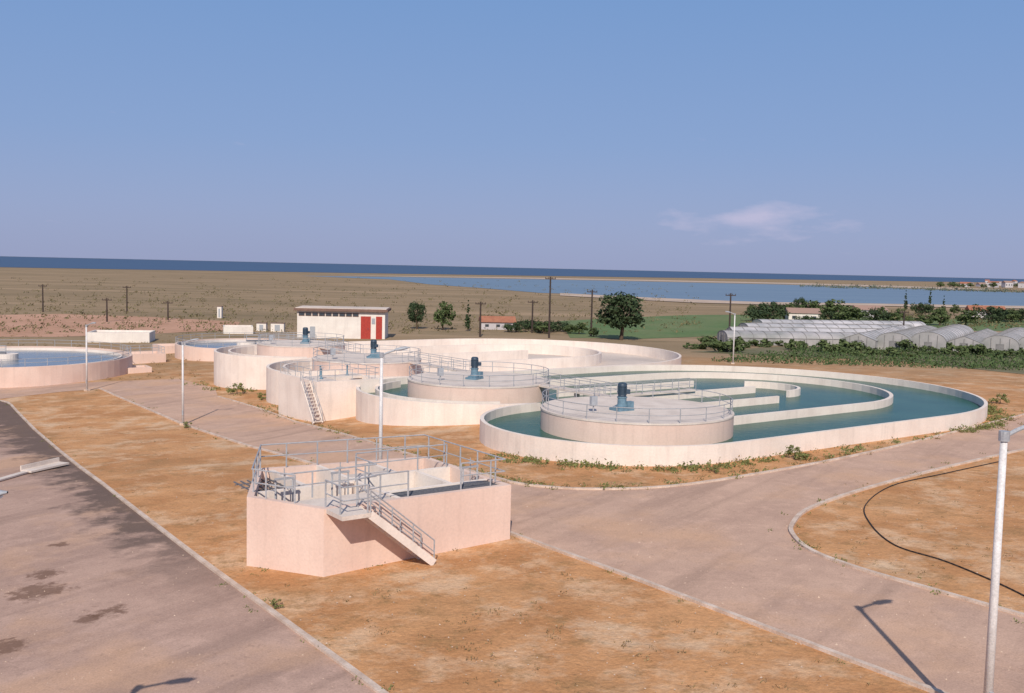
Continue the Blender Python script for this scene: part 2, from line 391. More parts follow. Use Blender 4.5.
# ------------------------------------------------------------------ oxidation tanks
O = Vector((6.4, 59.2, 0)); W = 10.7
def uv(a, b, z=0.): p = O+U*a+V*b; return Vector((p.x, p.y, z))
def arc(cu, cv, r, a0, a1, n):
    return [uv(cu+r*math.cos(R(a0+(a1-a0)*i/n)), cv+r*math.sin(R(a0+(a1-a0)*i/n))) for i in range(n+1)]
RIM = 1.25; T = .30
def dn(p): return [(q.x, q.y) for q in p]
base = lambda x, y: g(x, y)-.3
cA = 36.8; WL = .56
pathA = [uv(a, 0) for a in (10.8, 20, 30)]+arc(cA, 2*W, 2*W, -90, 90, 44)+[uv(28, 4*W), uv(18, 4*W)]+arc(11.3, 3*W, W, 90, 266, 26)+arc(10.5, W, W, 94, 268, 26)
tA = thing('oxidation_tank', uv(-1, 0, 0), 'large pale concrete tank nearest the road, holding green water between curved walls', 'water tank')
MB().wall(dn(pathA), T, base, RIM, True).build('outer_wall', m_conc, tA)
rg_ = 13.2
MB().wall(dn([uv(17.3, 2*W-rg_)]+[uv(28, 2*W-rg_)]+arc(cA+.3, 2*W, rg_, -90, 90, 28)+[uv(28, 2*W+rg_), uv(18.2, 2*W+rg_)]), .34, .2, RIM-.02).build('guide_wall', m_conc, tA)
MB().wall(dn([uv(11.3, 2*W), uv(20, 2*W), uv(cA+1, 2*W)]), .36, .2, RIM-.04).build('divider_wall', m_conc, tA)
MB().wall(dn(arc(cA+1.5, 2*W, 4.0, -95, 60, 12)), .30, .2, RIM-.01).build('turning_vane', m_conc, tA)
MB().wall(dn([uv(19, 1.42*W), uv(cA-3, 1.42*W)]), .28, .2, RIM-.05).build('baffle_wall', m_conc, tA)
MB().wall(dn([uv(17.8, 2.6*W), uv(cA-1, 2.6*W)]), .30, .2, RIM-.06).build('baffle_wall', m_conc, tA)
bw = MB(); bw.v = [Vector((p.x, p.y, WL)) for p in pathA]; bw.f = [tuple(range(len(pathA)))]
tag(bw.build('water', m_water), kind='structure')
cB = 41.0; v0 = 4*W+.45
pathB = [uv(a, v0) for a in (12, 20, 30)]+arc(cB, v0+2*W, 2*W, -90, 90, 44)+[uv(28, v0+4*W)]+arc(13.5, v0+3*W, W, 90, 262, 26)+arc(11.7, v0+W, W, 96, 268, 26)
tB = thing('oxidation_tank', uv(-1, v0, 0), 'empty pale concrete tank behind the green water tank, with one wide rounded end', 'water tank')
MB().wall(dn(pathB), T, base, RIM, True).build('outer_wall', m_conc, tB)
MB().wall(dn([uv(18.5, v0+W)]+arc(cB, v0+2*W, W, -90, 90, 26)+[uv(22, v0+3*W)]), .36, -.5, RIM-.02).build('guide_wall', m_conc, tB)
MB().wall(dn([uv(12, v0+2*W), uv(20, v0+2*W), uv(cB+1, v0+2*W)]), .36, -.5, RIM-.04).build('divider_wall', m_conc, tB)
bw = MB(); bw.v = [Vector((p.x, p.y, -.12)) for p in pathB]; bw.f = [tuple(range(len(pathB)))]
bw.build('tank_floor', m_dry, tB)
# inner curved walls of the rounded ends
for (cu, cv, par) in ((11.3, 3*W, tA), (11.7, v0+W, tB), (13.5, v0+3*W, tB)):
    MB().wall(dn(arc(cu, cv, W-1.7, 110, 250, 16)), .25, -.6 if par is tB else .2, RIM-.03).build('inner_launder_wall', m_conc, par)
decks = [(11.2, W-.5, 'nearest round concrete platform with railing, in the front tank beside the road'), (11.6, 3*W-.3, 'second round concrete platform from the road, in the left part of the green water tank'),
         (11.7, v0+W, 'third round concrete platform from the road, in the empty tank'), (13.5, v0+3*W, 'farthest round concrete platform, in front of the flat roofed building')]
DZ = 2.15
drives = ['dark blue grey vertical motor on the nearest round platform', 'dark blue grey vertical motor on the second round platform from the road', 'dark blue grey vertical motor on the third round platform from the road', 'small motor on the farthest round platform near the flat roofed building']
for i, (a, bb, lab) in enumerate(decks):
    c = uv(a, bb, 0); r = (7.2, 6.6, 6.0, 5.6)[i]
    t = thing('aerator_platform', c, lab, 'platform', 'round platforms carrying motors')
    MB().lathe(c, [(r-.04, -1.2), (r-.04, DZ-.12)], 56).build('drum_wall', m_pink, t, True)
    MB().lathe(c, [(r-.04, DZ-.12), (r, DZ-.12), (r, DZ), (.001, DZ)], 56).build('deck_slab', m_deck, t)
    ring = [c+Vector((math.cos(k*math.pi/24)*(r-.15), math.sin(k*math.pi/24)*(r-.15), DZ)) for k in range(48)]
    railing(t, ring, 1.0, 2.2, True, .03)
    off = Vector(((-1.2,-1.,DZ), (-.4,-.4,DZ), (.7,0,DZ), (.5,0,DZ))[i])
    if i == 0:
        d = thing('aerator_motor', c+off, drives[0], 'motor', 'motors on the round platforms')
        p = d.location
        b = MB(); b.box(p+Vector((0,0,.09)), (1.5,1.1,.18), .6); b.box(p+Vector((0,0,.23)), (1.1,.8,.12), .6); b.box(p+Vector((.55,.0,.42)), (.55,.4,.5), .6)
        b.build('base_frame', m_blue, d)
        b = MB().lathe(p, [(.001,.28),(.42,.28),(.42,.38),(.34,.45),(.33,.9),(.38,.94),(.38,1.02),(.001,1.02)], 20)
        b.build('gearbox', m_blue, d)
        b = MB().lathe(p, [(.001,1.02),(.31,1.02),(.31,1.1),(.29,1.15),(.29,1.8),(.001,1.8)], 20)
        for k in range(16): q = k*math.pi/8; b.box(p+Vector((math.cos(q)*.31, math.sin(q)*.31, 1.48)), (.08,.02,.62), q)
        b.build('motor_body', m_dark, d)
        MB().lathe(p, [(.34,1.78),(.34,1.95),(.24,2.05),(.001,2.07)], 20).build('fan_cover', m_dark, d, True)
        MB().box(p+Vector((.42,-.1,1.4)), (.3,.28,.32)).build('terminal_box', m_dark, d)
        d0 = d
    else:
        d = copy_tree(d0); d.location = c+off; d['label'] = drives[i]
        d.rotation_euler.z = (0, .5, -.4, 1.)[i]
    q = c+Vector((-3.4, -2.2, DZ)); k = thing('control_box', q, ['grey control box on the nearest round platform','grey control box on the second round platform from the road','grey control box on the third round platform from the road','grey control box on the farthest round platform'][i], 'control box', 'control boxes on the round platforms')
    MB().box(q+Vector((0,0,.8)), (.5,.3,.7), .5).build('box_body', m_head, k)
    MB().tube(q, q+Vector((0,0,.5)), .05).build('stand', m_rail, k)
def gangway(a0, b0, a1, b1, z, lab, w=1.2, sup=True):
    p, q = uv(a0, b0, z), uv(a1, b1, z)
    t = thing('gangway', (p+q)/2, lab, 'walkway'); s = (q-p).cross(Vector((0,0,1))).normalized()*w/2
    MB().beam(p-Vector((0,0,.10)), q-Vector((0,0,.10)), w, .16).build('walking_slab', m_deck, t)
    for k in (-1, 1): railing(t, [p+s*k, q+s*k], 1.0, 2.2, r=.028)
    n = max(2, int((q-p).length/7))
    if sup:
        for i in range(1, n): c = p.lerp(q, i/n); MB().box((c.x, c.y, z/2-.2), (.35,.35,z+.1), UA).build('support', m_conc, t)
gangway(14.5, W+5.4, 14.5, 3*W-6.0, DZ-.02, 'railed concrete walkway between the nearest and second round platforms')
gangway(14.5, 3*W+5.4, 14.5, v0+W-5.2, DZ-.02, 'railed concrete walkway between the second and third round platforms')
gangway(13.5, v0+W+5.6, 14.0, v0+3*W-5.4, DZ-.02, 'railed concrete walkway leading to the farthest round platform')
gangway(15.2, 2*W, 29, 2*W, RIM+.16, 'low railed walkway on the middle wall of the green water tank', .8, False)
# inlet chamber
def uvbox(a0, a1, b0, b1): return [(uv(a0,b0).x, uv(a0,b0).y), (uv(a1,b0).x, uv(a1,b0).y), (uv(a1,b1).x, uv(a1,b1).y), (uv(a0,b1).x, uv(a0,b1).y)]
t = thing('inlet_chamber', uv(0, 41, g(*uv(0,41).xy)), 'railed concrete chamber with an outside stair wedged between rounded tank ends', 'concrete chamber')
cp = uvbox(-1.6, 4.6, 38.2, 46.5)
MB().wall(cp, .3, -3, 1.85, True).build('chamber_wall', m_conc, t)
MB().prism(uvbox(-1.45, 4.45, 38.35, 46.35), -2.5, 1.0).build('inner_slab', m_deck, t)
MB().prism(uvbox(-1.4, 4.4, 41.2, 42.6), 1.6, 1.84).build('walking_slab', m_deck, t)
MB().prism(uvbox(-1.4, .4, 38.4, 41.19), 1.6, 1.838).build('walking_slab', m_deck, t)
railing(t, [uv(-1.6,39.6,1.85), uv(-1.6,46.5,1.85), uv(4.6,46.5,1.85), uv(4.6,38.2,1.85), uv(-1.6,38.2,1.85)], 1.0, 1.7, False, .03)
stair(t, uv(-2.2, 39.6, 1.7), uv(-2.3, 36.6, g(*uv(-2.3,36.6).xy)+.05), .85, 12, U)
for k, (a, bb) in enumerate([(-.4, 40), (3.2, 41.9), (.5, 42.1)]):
    p = uv(a, bb, 1.84)
    q = thing('gate_valve_stand', p, ['valve stand with handwheel nearest the stair on the inlet chamber', 'valve stand with handwheel at the right side of the inlet chamber', 'valve stand with handwheel in the middle of the inlet chamber'][k], 'valve', 'valve stands on the inlet chamber')
    MB().lathe(p, [(.18,0),(.13,.1),(.08,.2),(.08,.9),(.11,.92),(.001,1.0)], 12).build('pedestal', m_blue, q)
    b = MB(); ring = [p+Vector((math.cos(j*math.pi/6)*.24, math.sin(j*math.pi/6)*.24, 1.03)) for j in range(13)]; b.path(ring, .02); b.path([ring[0], ring[6]], .016); b.path([ring[3], ring[9]], .016); b.build('handwheel', m_rail, q)
# ------------------------------------------------------------------ foreground chamber
fb = [Vector(p) for p in ((-7.65,40.7,0), (-.1,46,0), (-4.5,52.3,0), (-12.3,48.3,0), (-11.2,42.5,0))]
FT = 2.35
cen = Vector((-7, 46, 0)); gz = g(-7, 46)
t = thing('screen_chamber', (cen.x, cen.y, gz), 'pale pink open concrete chamber with pipe railings and a stair, standing alone on bare soil', 'concrete chamber')
MB().wall([(p.x, p.y) for p in fb], .3, base, FT, True).build('outer_wall', m_pink, t)
Bc = Vector((-7.65, 40.7, 0))
def fl(a, b_, z=0.): p = Bc+U*a+V*b_; return Vector((p.x, p.y, z))
def inset(p, k): return cen+(p-cen)*k
MB().prism([(inset(p,.97).x, inset(p,.97).y) for p in fb], -.4, .2).build('floor_slab', m_deck, t)
xy = lambda *ps: [(p.x, p.y) for p in ps]
for i_, (p1, p2, dz) in enumerate([((3.6,.1),(3.6,8.4),.01), ((3.75,4.8),(9.2,4.8),.012), ((-1.2,4.2),(3.45,4.2),.014), ((3.75,1.4),(9.2,1.4),.02), ((7.2,1.55),(7.2,4.65),.025), ((1.2,4.35),(1.2,8.5),.03), ((6.2,4.95),(6.2,8.0),.022)]):
    MB().wall(xy(fl(*p1), fl(*p2)), .22, .2, FT-dz).build('inner_wall', m_conc, t)
MB().prism(xy(fl(.1,.2), fl(3.4,.2), fl(3.4,1.9), fl(-.9,1.9)), FT-.2, FT-.05).build('walking_slab', m_deck, t)
MB().prism(xy(fl(3.75,4.93), fl(6.05,4.93), fl(6.05,5.7), fl(3.75,5.7)), FT-.22, FT-.05).build('walking_slab', m_deck, t)
b = MB()
for k in range(6): b.beam(fl(-.8+.33*k,4.4,FT-.36), fl(-.8+.33*k,8.2,FT-.36), .05, .06)
for k in range(5): b.beam(fl(-.9,4.6+.8*k,FT-.42), fl(1.05,4.6+.8*k,FT-.42), .05, .05)
b.build('bar_screen', m_grate, t)
b = MB()
for k in range(11): b.beam(fl(3.75,.2+.105*k,FT-.10), fl(9.1,.2+.105*k,FT-.10), .03, .04)
for k in range(8): b.beam(fl(3.9+.7*k,.2,FT-.13), fl(3.9+.7*k,1.28,FT-.13), .04, .05)
b.build('grating_panel', m_grate, t)
def pool(q, z_):
    bw = MB(); bw.v = [fl(*p, z_) for p in q]; bw.f = [(0,1,2,3)]; tag(bw.build('water', m_basin), kind='structure')
pool([(3.7,1.45),(9.1,1.45),(9.1,4.7),(3.7,4.7)], 1.45); pool([(3.7,.12),(9.1,.12),(9.1,1.35),(3.7,1.35)], 1.2)
pool([(3.7,4.9),(9.3,4.9),(9.2,8.0),(3.7,8.3)], 1.1); pool([(1.3,4.3),(3.5,4.3),(3.5,8.4),(1.3,8.6)], 1.1)
z = FT
railing(t, [fl(-.7,1.4,z), fl(-1.75,3.5,z), Vector((-12.2,48.2,z)), Vector((-4.55,52.2,z)), Vector((-.2,46,z)), fl(6.8,.05,z)], 1.2, 1.6, False, .036)
railing(t, [fl(.1,.1,z), fl(.1,-1.55,z), fl(1.2,-1.55,z)], 1.15, 1.4, False, .036)
railing(t, [fl(1.3,-.4,z), fl(2.6,0,z), fl(4.0,0,z)], 1.15, 1.3, False, .036)
railing(t, [fl(-.9,2.0,z), fl(3.5,2.0,z), fl(3.5,4.0,z)], 1.15, 1.4, False, .036)
railing(t, [fl(3.9,4.75,z), fl(9.0,4.75,z)], 1.15, 1.6, False, .034)
MB().prism(xy(fl(0,-1.65), fl(1.3,-1.65), fl(1.3,-.16), fl(0,-.16)), FT-.19, FT-.01).build('landing', m_deck, t)
stair(t, fl(1.3,-1.05,FT-.1), fl(4.4,-1.05,g(*fl(4.4,-1.05).xy)+.08), 1.1, 12, V)
for k, (a, bb, hh) in enumerate([(-.4,3.2,1.15), (2.3,3.2,1.15), (8.2,1.4,1.1)]):
    p = fl(a, bb, FT)
    q = thing('sluice_gate_stand', p, ['leftmost sluice gate frame on the lone pink chamber', 'sluice gate frame beside the inner railing of the lone pink chamber', 'rightmost sluice gate frame on the lone chamber'][k], 'sluice gate', 'sluice gate frames on the lone chamber')
    b = MB()
    for s in (-.4, .4): b.beam(p+U*s+Vector((0,0,-.5)), p+U*s+Vector((0,0,hh*.6)), .07, .07)
    b.beam(p-U*.45+Vector((0,0,hh*.6)), p+U*.45+Vector((0,0,hh*.6)), .09, .09); b.build('frame', m_rail, q)
    MB().tube(p+Vector((0,0,-.5)), p+Vector((0,0,hh)), .025, n=8).build('spindle', m_rail, q)
    b = MB(); c0 = p+Vector((0,0,hh*.78)); rg = [c0+Vector((math.cos(j*math.pi/6)*.18, math.sin(j*math.pi/6)*.18, 0)) for j in range(13)]; b.path(rg, .016); b.path([rg[0], rg[6]], .014); b.path([rg[3], rg[9]], .014); b.build('handwheel', m_rail, q)
# ------------------------------------------------------------------ street lamps
def make_lamp():
    t = thing('street_lamp', (0,0,0), 'x', 'street lamp', 'street lamps along the roads')
    MB().box((0,0,.05), (.5,.5,.3)).build('base_plinth', m_kerb, t, local=True)
    MB().tube((0,0,.2), (0,0,8.0), .12, .085, 14).build('pole', m_pole, t, True, local=True)
    b = MB(); b.tube((0,0,7.8), (0,0,8.05), .13, .13, 12); b.path([(0,0,7.9),(.35,0,8.06),(.75,0,8.2)], .055, 8); b.build('arm', m_head, t, local=True)
    b = MB(); prof = [(0,.0),(.15,.10),(.45,.14),(.75,.11),(.95,.03)]
    n = 12
    for x, r in prof:
        for i in range(n):
            a_ = 2*math.pi*i/n; b.v.append(Vector((.62+x, r*1.25*math.cos(a_), 8.19+x*.18+max(-.05, r*.8*math.sin(a_)))))
    for j in range(len(prof)-1):
        for i in range(n): b.f.append((j*n+i, j*n+(i+1)%n, (j+1)*n+(i+1)%n, (j+1)*n+i))
    b.build('lamp_head', m_head, t, True, local=True)
    b = MB(); b.box((1.15,0,8.215), (.6,.2,.04), M=Matrix.Rotation(-.18,3,'Y')); b.build('lamp_glass', m_glass, t, local=True)
    MB().box((0,-.12,1.2), (.12,.03,.45)).build('access_door', m_head, t, local=True)
    return t
lp = make_lamp()
q = PG(985, 745)
LP = [(q, 'tall pale street lamp closest to the camera at the right edge', 1.06), (PG(380,493), 'street lamp standing behind the lone pink chamber', 1.0), (PG(183,425), 'street lamp on the bare soil left of the lone chamber', .95),
      (PG(87,391), 'leftmost street lamp, near the round tank at the left edge', 1.0), (Vector((-11.6,19.4,g(-12,19))), 'street lamp just outside the left edge whose shadow falls on the paving', 1.02), (Vector((33.5,150,g(33,150))), 'distant street lamp behind the wide rounded end of the tanks', .95)]
for i, (p, lab, s) in enumerate(LP):
    o = lp if i == 0 else copy_tree(lp)
    o.location = p; o['label'] = lab; o.scale = (s, s, s) ; o.rotation_euler.z = [.25,.1,.05,-.4,.1,2.8][i]
# ------------------------------------------------------------------ clarifiers at left
def clarifier(cx, cy, r, zr, lab, bridge, lab2):
    c = Vector((cx, cy, 0)); t = thing('settling_tank', (cx, cy, g(cx,cy)), lab, 'water tank')
    MB().lathe(c, [(r, g(cx,cy)-.9), (r, zr), (r-.35, zr), (r-.35, zr-1.5)], 72).build('round_wall', m_pink, t)
    MB().lathe(c, [(r-1.4, zr-.9), (r-1.4, zr-.12), (r-1.6, zr-.12), (r-1.6, zr-.9)], 72).build('weir_ring', m_conc, t)
    bw = MB(); bw.v = [c+Vector((math.cos(k*math.pi/32)*(r-.3), math.sin(k*math.pi/32)*(r-.3), zr-.5)) for k in range(64)]; bw.f = [tuple(range(64))]
    tag(bw.build('water', m_clar), kind='structure')
    rg = [c+Vector((math.cos(k*math.pi/24)*(r-.15), math.sin(k*math.pi/24)*(r-.15), zr)) for k in range(48)]
    railing(t, rg, 1.0, 2.6, True, .035)
    MB().lathe(c, [(1.6, zr-1), (1.6, zr+.3), (.001, zr+.3)], 24).build('centre_column', m_conc, t)
    if bridge:
        t2 = thing('scraper_bridge', c+Vector((0,0,zr+.3)), lab2, 'bridge')
        d = Vector((math.cos(bridge), math.sin(bridge), 0)); e = c+d*(r+.2)
        a0 = c+Vector((0,0,zr+.42)); a1 = e+Vector((0,0,zr+.42)); s = d.cross(Vector((0,0,1)))*.5
        MB().beam(a0, a1, 1.1, .22).build('walking_deck', m_grate, t2)
        for k in (-1, 1): railing(t2, [a0+s*k, a1+s*k], 1.0, 2.2, r=.03)
clarifier(-70.5, 138, 16.5, -1.35, 'big round settling tank with railing at the left edge of the photo', R(200), 'railed bridge reaching across the round tank at the left edge')
clarifier(-45, 168, 11.5, -1.3, 'smaller round settling tank behind the left end of the long tanks', R(20), 'railed bridge across the smaller round tank in front of the flat roofed building')
def chamber(px, py, w, d, h, rz, lab, rail=True, mat_=m_pink):
    p = PG(px, py); t = thing('valve_chamber', p, lab, 'concrete chamber', None, 0)
    M = Matrix.Rotation(rz, 3, 'Z'); cs = [p+M @ Vector((x*w/2, y*d/2, 0)) for x, y in ((-1,-1),(1,-1),(1,1),(-1,1))]
    MB().wall([(q.x, q.y) for q in cs], .3, p.z-.5, p.z+h, True).build('outer_wall', mat_, t)
    MB().prism([(q.x, q.y) for q in [p+(q-p)*.94 for q in cs]], p.z-.5, p.z+h-.4).build('inner_slab', m_deck, t)
    if rail: railing(t, [Vector((q.x, q.y, p.z+h)) for q in cs], 1., 1.8, True, .03)
    return t
chamber(143, 362, 5.5, 4.5, 1.5, .6, 'low railed concrete box between the round tank and the long tanks')
chamber(172, 352, 5., 5., 1.3, .6, 'small concrete box left of the smaller round tank', False)
chamber(122, 341, 11, 7, 1.9, .2, 'long low white walled enclosure behind the round tank at left', False, m_white)
chamber(238, 333, 6, 5, 1.6, .3, 'low white walled box on the soil left of the flat roofed building', False, m_white)
chamber(137, 372, 3, 3, .8, .6, 'smallest concrete box beside the road junction', False)
for k, (px, py, w, h, lab) in enumerate([(262,331,2.2,1.8,'leftmost white cabinet left of the flat roofed building'), (278,331.5,3.,1.9,'white cabinet nearest the flat roofed building'), (220,318,1.2,3.2,'tall narrow white cabinet standing on the field')]):
    p = PG(px, py); t = thing('equipment_cabinet', p, lab, 'cabinet')
    MB().box(p+Vector((0,0,h/2)), (w,1.4,h)).build('cabinet_body', m_white, t); MB().box(p+Vector((0,0,h+.06)), (w+.2,1.6,.12)).build('cabinet_roof', m_brownroof, t)
    MB().box(p+Vector((0,-.72,h*.45)), (w*.4,.04,h*.75)).build('door', m_head, t)
# service building
p = PG(341, 338.5); rz = .05
t = thing('service_building', p, 'low white flat roofed building with a red door behind the round tanks', 'building', None, rz)
def lb(c, s, n, m, par=None): o = MB().box(c, s).build(n, m, par or t, local=True); return o
Wd, Dp, Hh = 18.5, 9., 5.8
lb((0,Dp/2,Hh/2-.25), (Wd,Dp,Hh+.5), 'wall', m_white)
lb((0,Dp/2,Hh+.25), (Wd+1.2,Dp+1.6,.5), 'roof', m_brownroof)
lb((0,Dp/2,Hh+.58), (Wd+.6,Dp+1.,.14), 'roof_deck', m_dry)
for k in range(9):
    x = -8.3+1.42*k
    w = lb((x,-.02,Hh-.75), (1.25,.1,.75), 'window_frame', m_brownroof); lb((x,-.05,Hh-.75), (1.05,.1,.55), 'pane', m_win, w)
for x, m_ in ((5.2, m_red), (8.0, m_red)):
    d = lb((x,-.03,2.4), (2.1 if x < 6 else 1.3,.12,4.8), 'door', m_); lb((x+.5,-.12,2.2), (.06,.08,.4), 'handle', m_dark, d)
lb((6.8,-.02,3.8), (.7,.1,1.2), 'vent_panel', m_head)
lb((-6,-.03,1.3), (1.1,.1,2.3), 'side_door', m_head)
# ------------------------------------------------------------------ vegetation
def crown(n, rx, rz, z0, leaf, seed, clumps, cone=False):
    rnd = random.Random(seed); b = MB(); cs = []
    while len(cs) < clumps:
        v = Vector((rnd.uniform(-1,1), rnd.uniform(-1,1), rnd.uniform(-1,1)))
        if v.length > 1 or v.length < .35: continue
        s = 1.
        if cone: s = max(.12, .5-.5*v.z)
        cs.append((Vector((v.x*rx*s, v.y*rx*s, z0+v.z*rz)), rnd.uniform(.20,.42)*(rx*.9 if not cone else rx*s*1.3)))
    for i in range(n):
        c, r = rnd.choice(cs)
        d = Vector((rnd.gauss(0,1), rnd.gauss(0,1), rnd.gauss(0,.8))).normalized()*r*rnd.uniform(.55,1.15)
        p = c+d; L = leaf*rnd.uniform(.6,1.3)
        nrm = (d.normalized()+Vector((rnd.uniform(-.8,.8), rnd.uniform(-.8,.8), rnd.uniform(-.5,.9)))).normalized()
        x = nrm.orthogonal().normalized(); x = Matrix.Rotation(rnd.uniform(0,6.28), 3, nrm) @ x; y = nrm.cross(x)
        b.quad(p-x*L-y*L*.5, p+x*L*.4-y*L*.55, p+x*L+y*L*.5, p-x*L*.5+y*L*.6)
    return b
def trunk(h, r, seed, rx, zc):
    rnd = random.Random(seed); b = MB(); top = Vector((rnd.uniform(-.1,.1)*h, 0, h*.55))
    b.tube((0,0,-.2), top, r, r*.6, 8)
    for k in range(5):
        a = k*1.26+rnd.random(); e = Vector((math.cos(a)*rx*.6, math.sin(a)*rx*.6, zc+rnd.uniform(-.1,.25)*h)); b.tube(top*rnd.uniform(.6,1), e, r*.45, r*.12, 6)
    return b
protos = {}
def tree(kind, loc, s, lab, cat='tree', group=None, sx=1.):
    name = {'round': 'broadleaf_tree', 'cyp': 'cypress_tree', 'bush': 'bush', 'olive': 'olive_tree', 'spread': 'spreading_tree', 'shrub': 'weed_plant'}[kind]
    if kind not in protos:
        t = thing(name, (0,0,0), 'x', cat)
        if kind == 'round':
            trunk(8, .32, 1, 3.2, 5).build('trunk', m_bark, t, local=True); crown(2600, 3.6, 3.1, 4.9, .26, 11, 40).build('crown', l_dark, t, local=True)
        elif kind == 'olive':
            trunk(5, .2, 2, 2.2, 3).build('trunk', m_bark, t, local=True); crown(1200, 2.3, 1.9, 2.9, .24, 12, 22).build('crown', l_green, t, local=True)
        elif kind == 'spread':
            trunk(4.4, .22, 5, 3.2, 2.6).build('trunk', m_bark, t, local=True); crown(1500, 4.0, 1.7, 2.3, .25, 21, 26).build('crown', l_dark, t, local=True)
        elif kind == 'cyp':
            MB().tube((0,0,-.2), (0,0,5), .15, .05).build('trunk', m_bark, t, local=True); crown(1100, 1.1, 3.9, 4.2, .2, 13, 30, True).build('crown', l_dark, t, local=True)
        elif kind == 'bush':
            MB().tube((0,0,-.1), (0,0,.8), .07, .03, 6).build('stem', m_bark, t, local=True); crown(500, 1.3, .8, .75, .17, 14, 12).build('foliage', l_green, t, local=True)
        elif kind == 'shrub':
            MB().tube((0,0,-.1), (0,0,.6), .05, .02, 6).build('stem', m_bark, t, local=True); crown(420, .7, .6, .55, .07, 15, 14).build('foliage', l_weed, t, local=True)
        protos[kind] = t; o = t
    else: o = copy_tree(protos[kind])
    o.location = loc; o.scale = (s*sx, s*sx, s); o.rotation_euler.z = random.uniform(0, 6.28); o['label'] = lab; o['category'] = cat
    if group: o['group'] = group
    elif 'group' in o: del o['group']
    return o
at = PG
tree('round', at(621,340), 1.28, 'largest dark broad tree behind the rounded end of the tanks', sx=1.2)
tree('round', at(417,329), .80, 'dark tree just right of the flat roofed building', sx=.85)
tree('olive', at(443,330), 1.35, 'smaller dark tree between the tank railings and the power pole', sx=.8)
tree('cyp', at(468,331), .95, 'slim cypress beside the red roofed house')
tree('round', at(799,317), .85, 'tall tree on the far bank above the greenhouses', sx=.8)
rt = random.Random(44)
G1 = 'low trees and hedges among the fields at right'
for i in range(34):
    px = 752+i*8.4+rt.uniform(-5,5); py = rt.choice((316,319,322,326))+rt.uniform(-1,1)
    tree(rt.choice(('olive','olive','spread','olive')), at(px,py), rt.uniform(.45,1.25), 'low green tree among the fields on the right side', group=G1, sx=rt.uniform(.9,1.8))
for i in range(14):
    px = 520+i*9+rt.uniform(-4,4)
    if 600 < px < 640: continue
    tree(rt.choice(('olive','spread')), at(px,332+rt.uniform(-3,3)+(px-520)*.03), rt.uniform(.3,.65), 'low green hedge tree beside the big dark tree', group='low hedge trees beside the big dark tree', sx=rt.uniform(1.3,1.9))
for i in range(30):
    px = 690+i*11.6+rt.uniform(-6,6); tree('bush', at(px, 345+(px-700)*.028+rt.uniform(-1,7)), rt.uniform(.6,1.6), 'rounded green bush in front of the greenhouses', 'bush', 'rounded bushes in front of the greenhouses', rt.uniform(1.1,2.0))
for i, (px, py, s) in enumerate([(930,305,1.),(905,312,1.),(943,318,.9)]): tree('cyp', at(px,py), s*1.2, 'slim dark cypress near the lagoon shore on the right', group='cypresses near the lagoon')
for i in range(9):
    px = 942+i*10.5+rt.uniform(-3,3); tree('olive', at(px, 287.6+rt.uniform(-.6,.8)), rt.uniform(1.0,1.9), 'distant low tree among the village houses across the lagoon', group='trees of the village across the lagoon', sx=rt.uniform(1.4,2.2))
sh = [(237,394,1.1,'tall weedy shrub against the left end of the empty tank'),(262,400,.7,'small weed shrub beside the left tank wall'),(187,428,.5,'green weed at the foot of the lamp left of the lone chamber'),(795,459,.8,'green weed clump under the front wall of the green water tank'),(715,473,.45,'low weed near the kerb below the tank wall'),(1000,404,.9,'weed clump right of the rounded tank end'),(985,412,.6,'low weed clump beside the road at right'),(276,608,.3,'small green weed by the left kerb'),(940,430,.5,'weed beside the kerb at the right of the tank')]
for px, py, s, lab in sh: tree('shrub', at(px,py), s, lab, 'weed', None, 1.3)
def tufts(name, spots, m, seed):
    rnd = random.Random(seed); b = MB()
    for (x, y, s, n) in spots:
        z = g(x, y)
        for k in range(n):
            p = Vector((x+rnd.gauss(0,.35)*s, y+rnd.gauss(0,.35)*s, z+abs(rnd.gauss(0,.25))*s)); L = .16*s*rnd.uniform(.5,1.2)
            nrm = Vector((rnd.gauss(0,1), rnd.gauss(0,1), rnd.gauss(0,.7))).normalized(); a = nrm.orthogonal().normalized(); c = nrm.cross(a)
            b.quad(p-a*L-c*L*.4, p+a*L*.4-c*L*.5, p+a*L+c*L*.4, p-a*L*.4+c*L*.5)
    return tag(b.build(name, m), kind='stuff')
rnd = random.Random(3); sp = []
def along(pts, n, jit, s0, s1, cnt):
    for _ in range(n):
        i = rnd.randrange(len(pts)-1); p = pts[i].lerp(pts[i+1], rnd.random()); sp.append((p.x+rnd.gauss(0,jit), p.y+rnd.gauss(0,jit), rnd.uniform(s0,s1), cnt))
wallout = arc(10.5, W, W+1.2, 180, 270, 8)+[uv(a, -1.2) for a in (15, 25, 36)]+arc(cA, 2*W, 2*W+1.2, -90, -10, 12)
along(wallout, 260, .5, .25, .75, 24); along([p+Vector((-.2,.5,0)) for p in upB[:40]], 170, .35, .2, .55, 16)
along(dens(lowB)[:-6], 50, .5, .15, .38, 14); along(dens(kA), 70, .35, .12, .32, 14); along(isl, 45, .5, .15, .38, 14)
along(arc(11.7, v0+W, W+1.5, 180, 230, 6)+arc(13.5, v0+3*W, W+1.5, 150, 220, 6), 60, 1., .3, .8, 20)
along([Vector((p.x,p.y,0)) for p in fb]+[fb[0]], 30, .5, .12, .3, 14)
tufts('weeds', [q_ for q_ in sp if not (-12 < q_[0] < 0 and 42 < q_[1] < 50 and (Vector((q_[0],q_[1],0))-cen).length < 3.6)], l_weed, 5)
sp = []
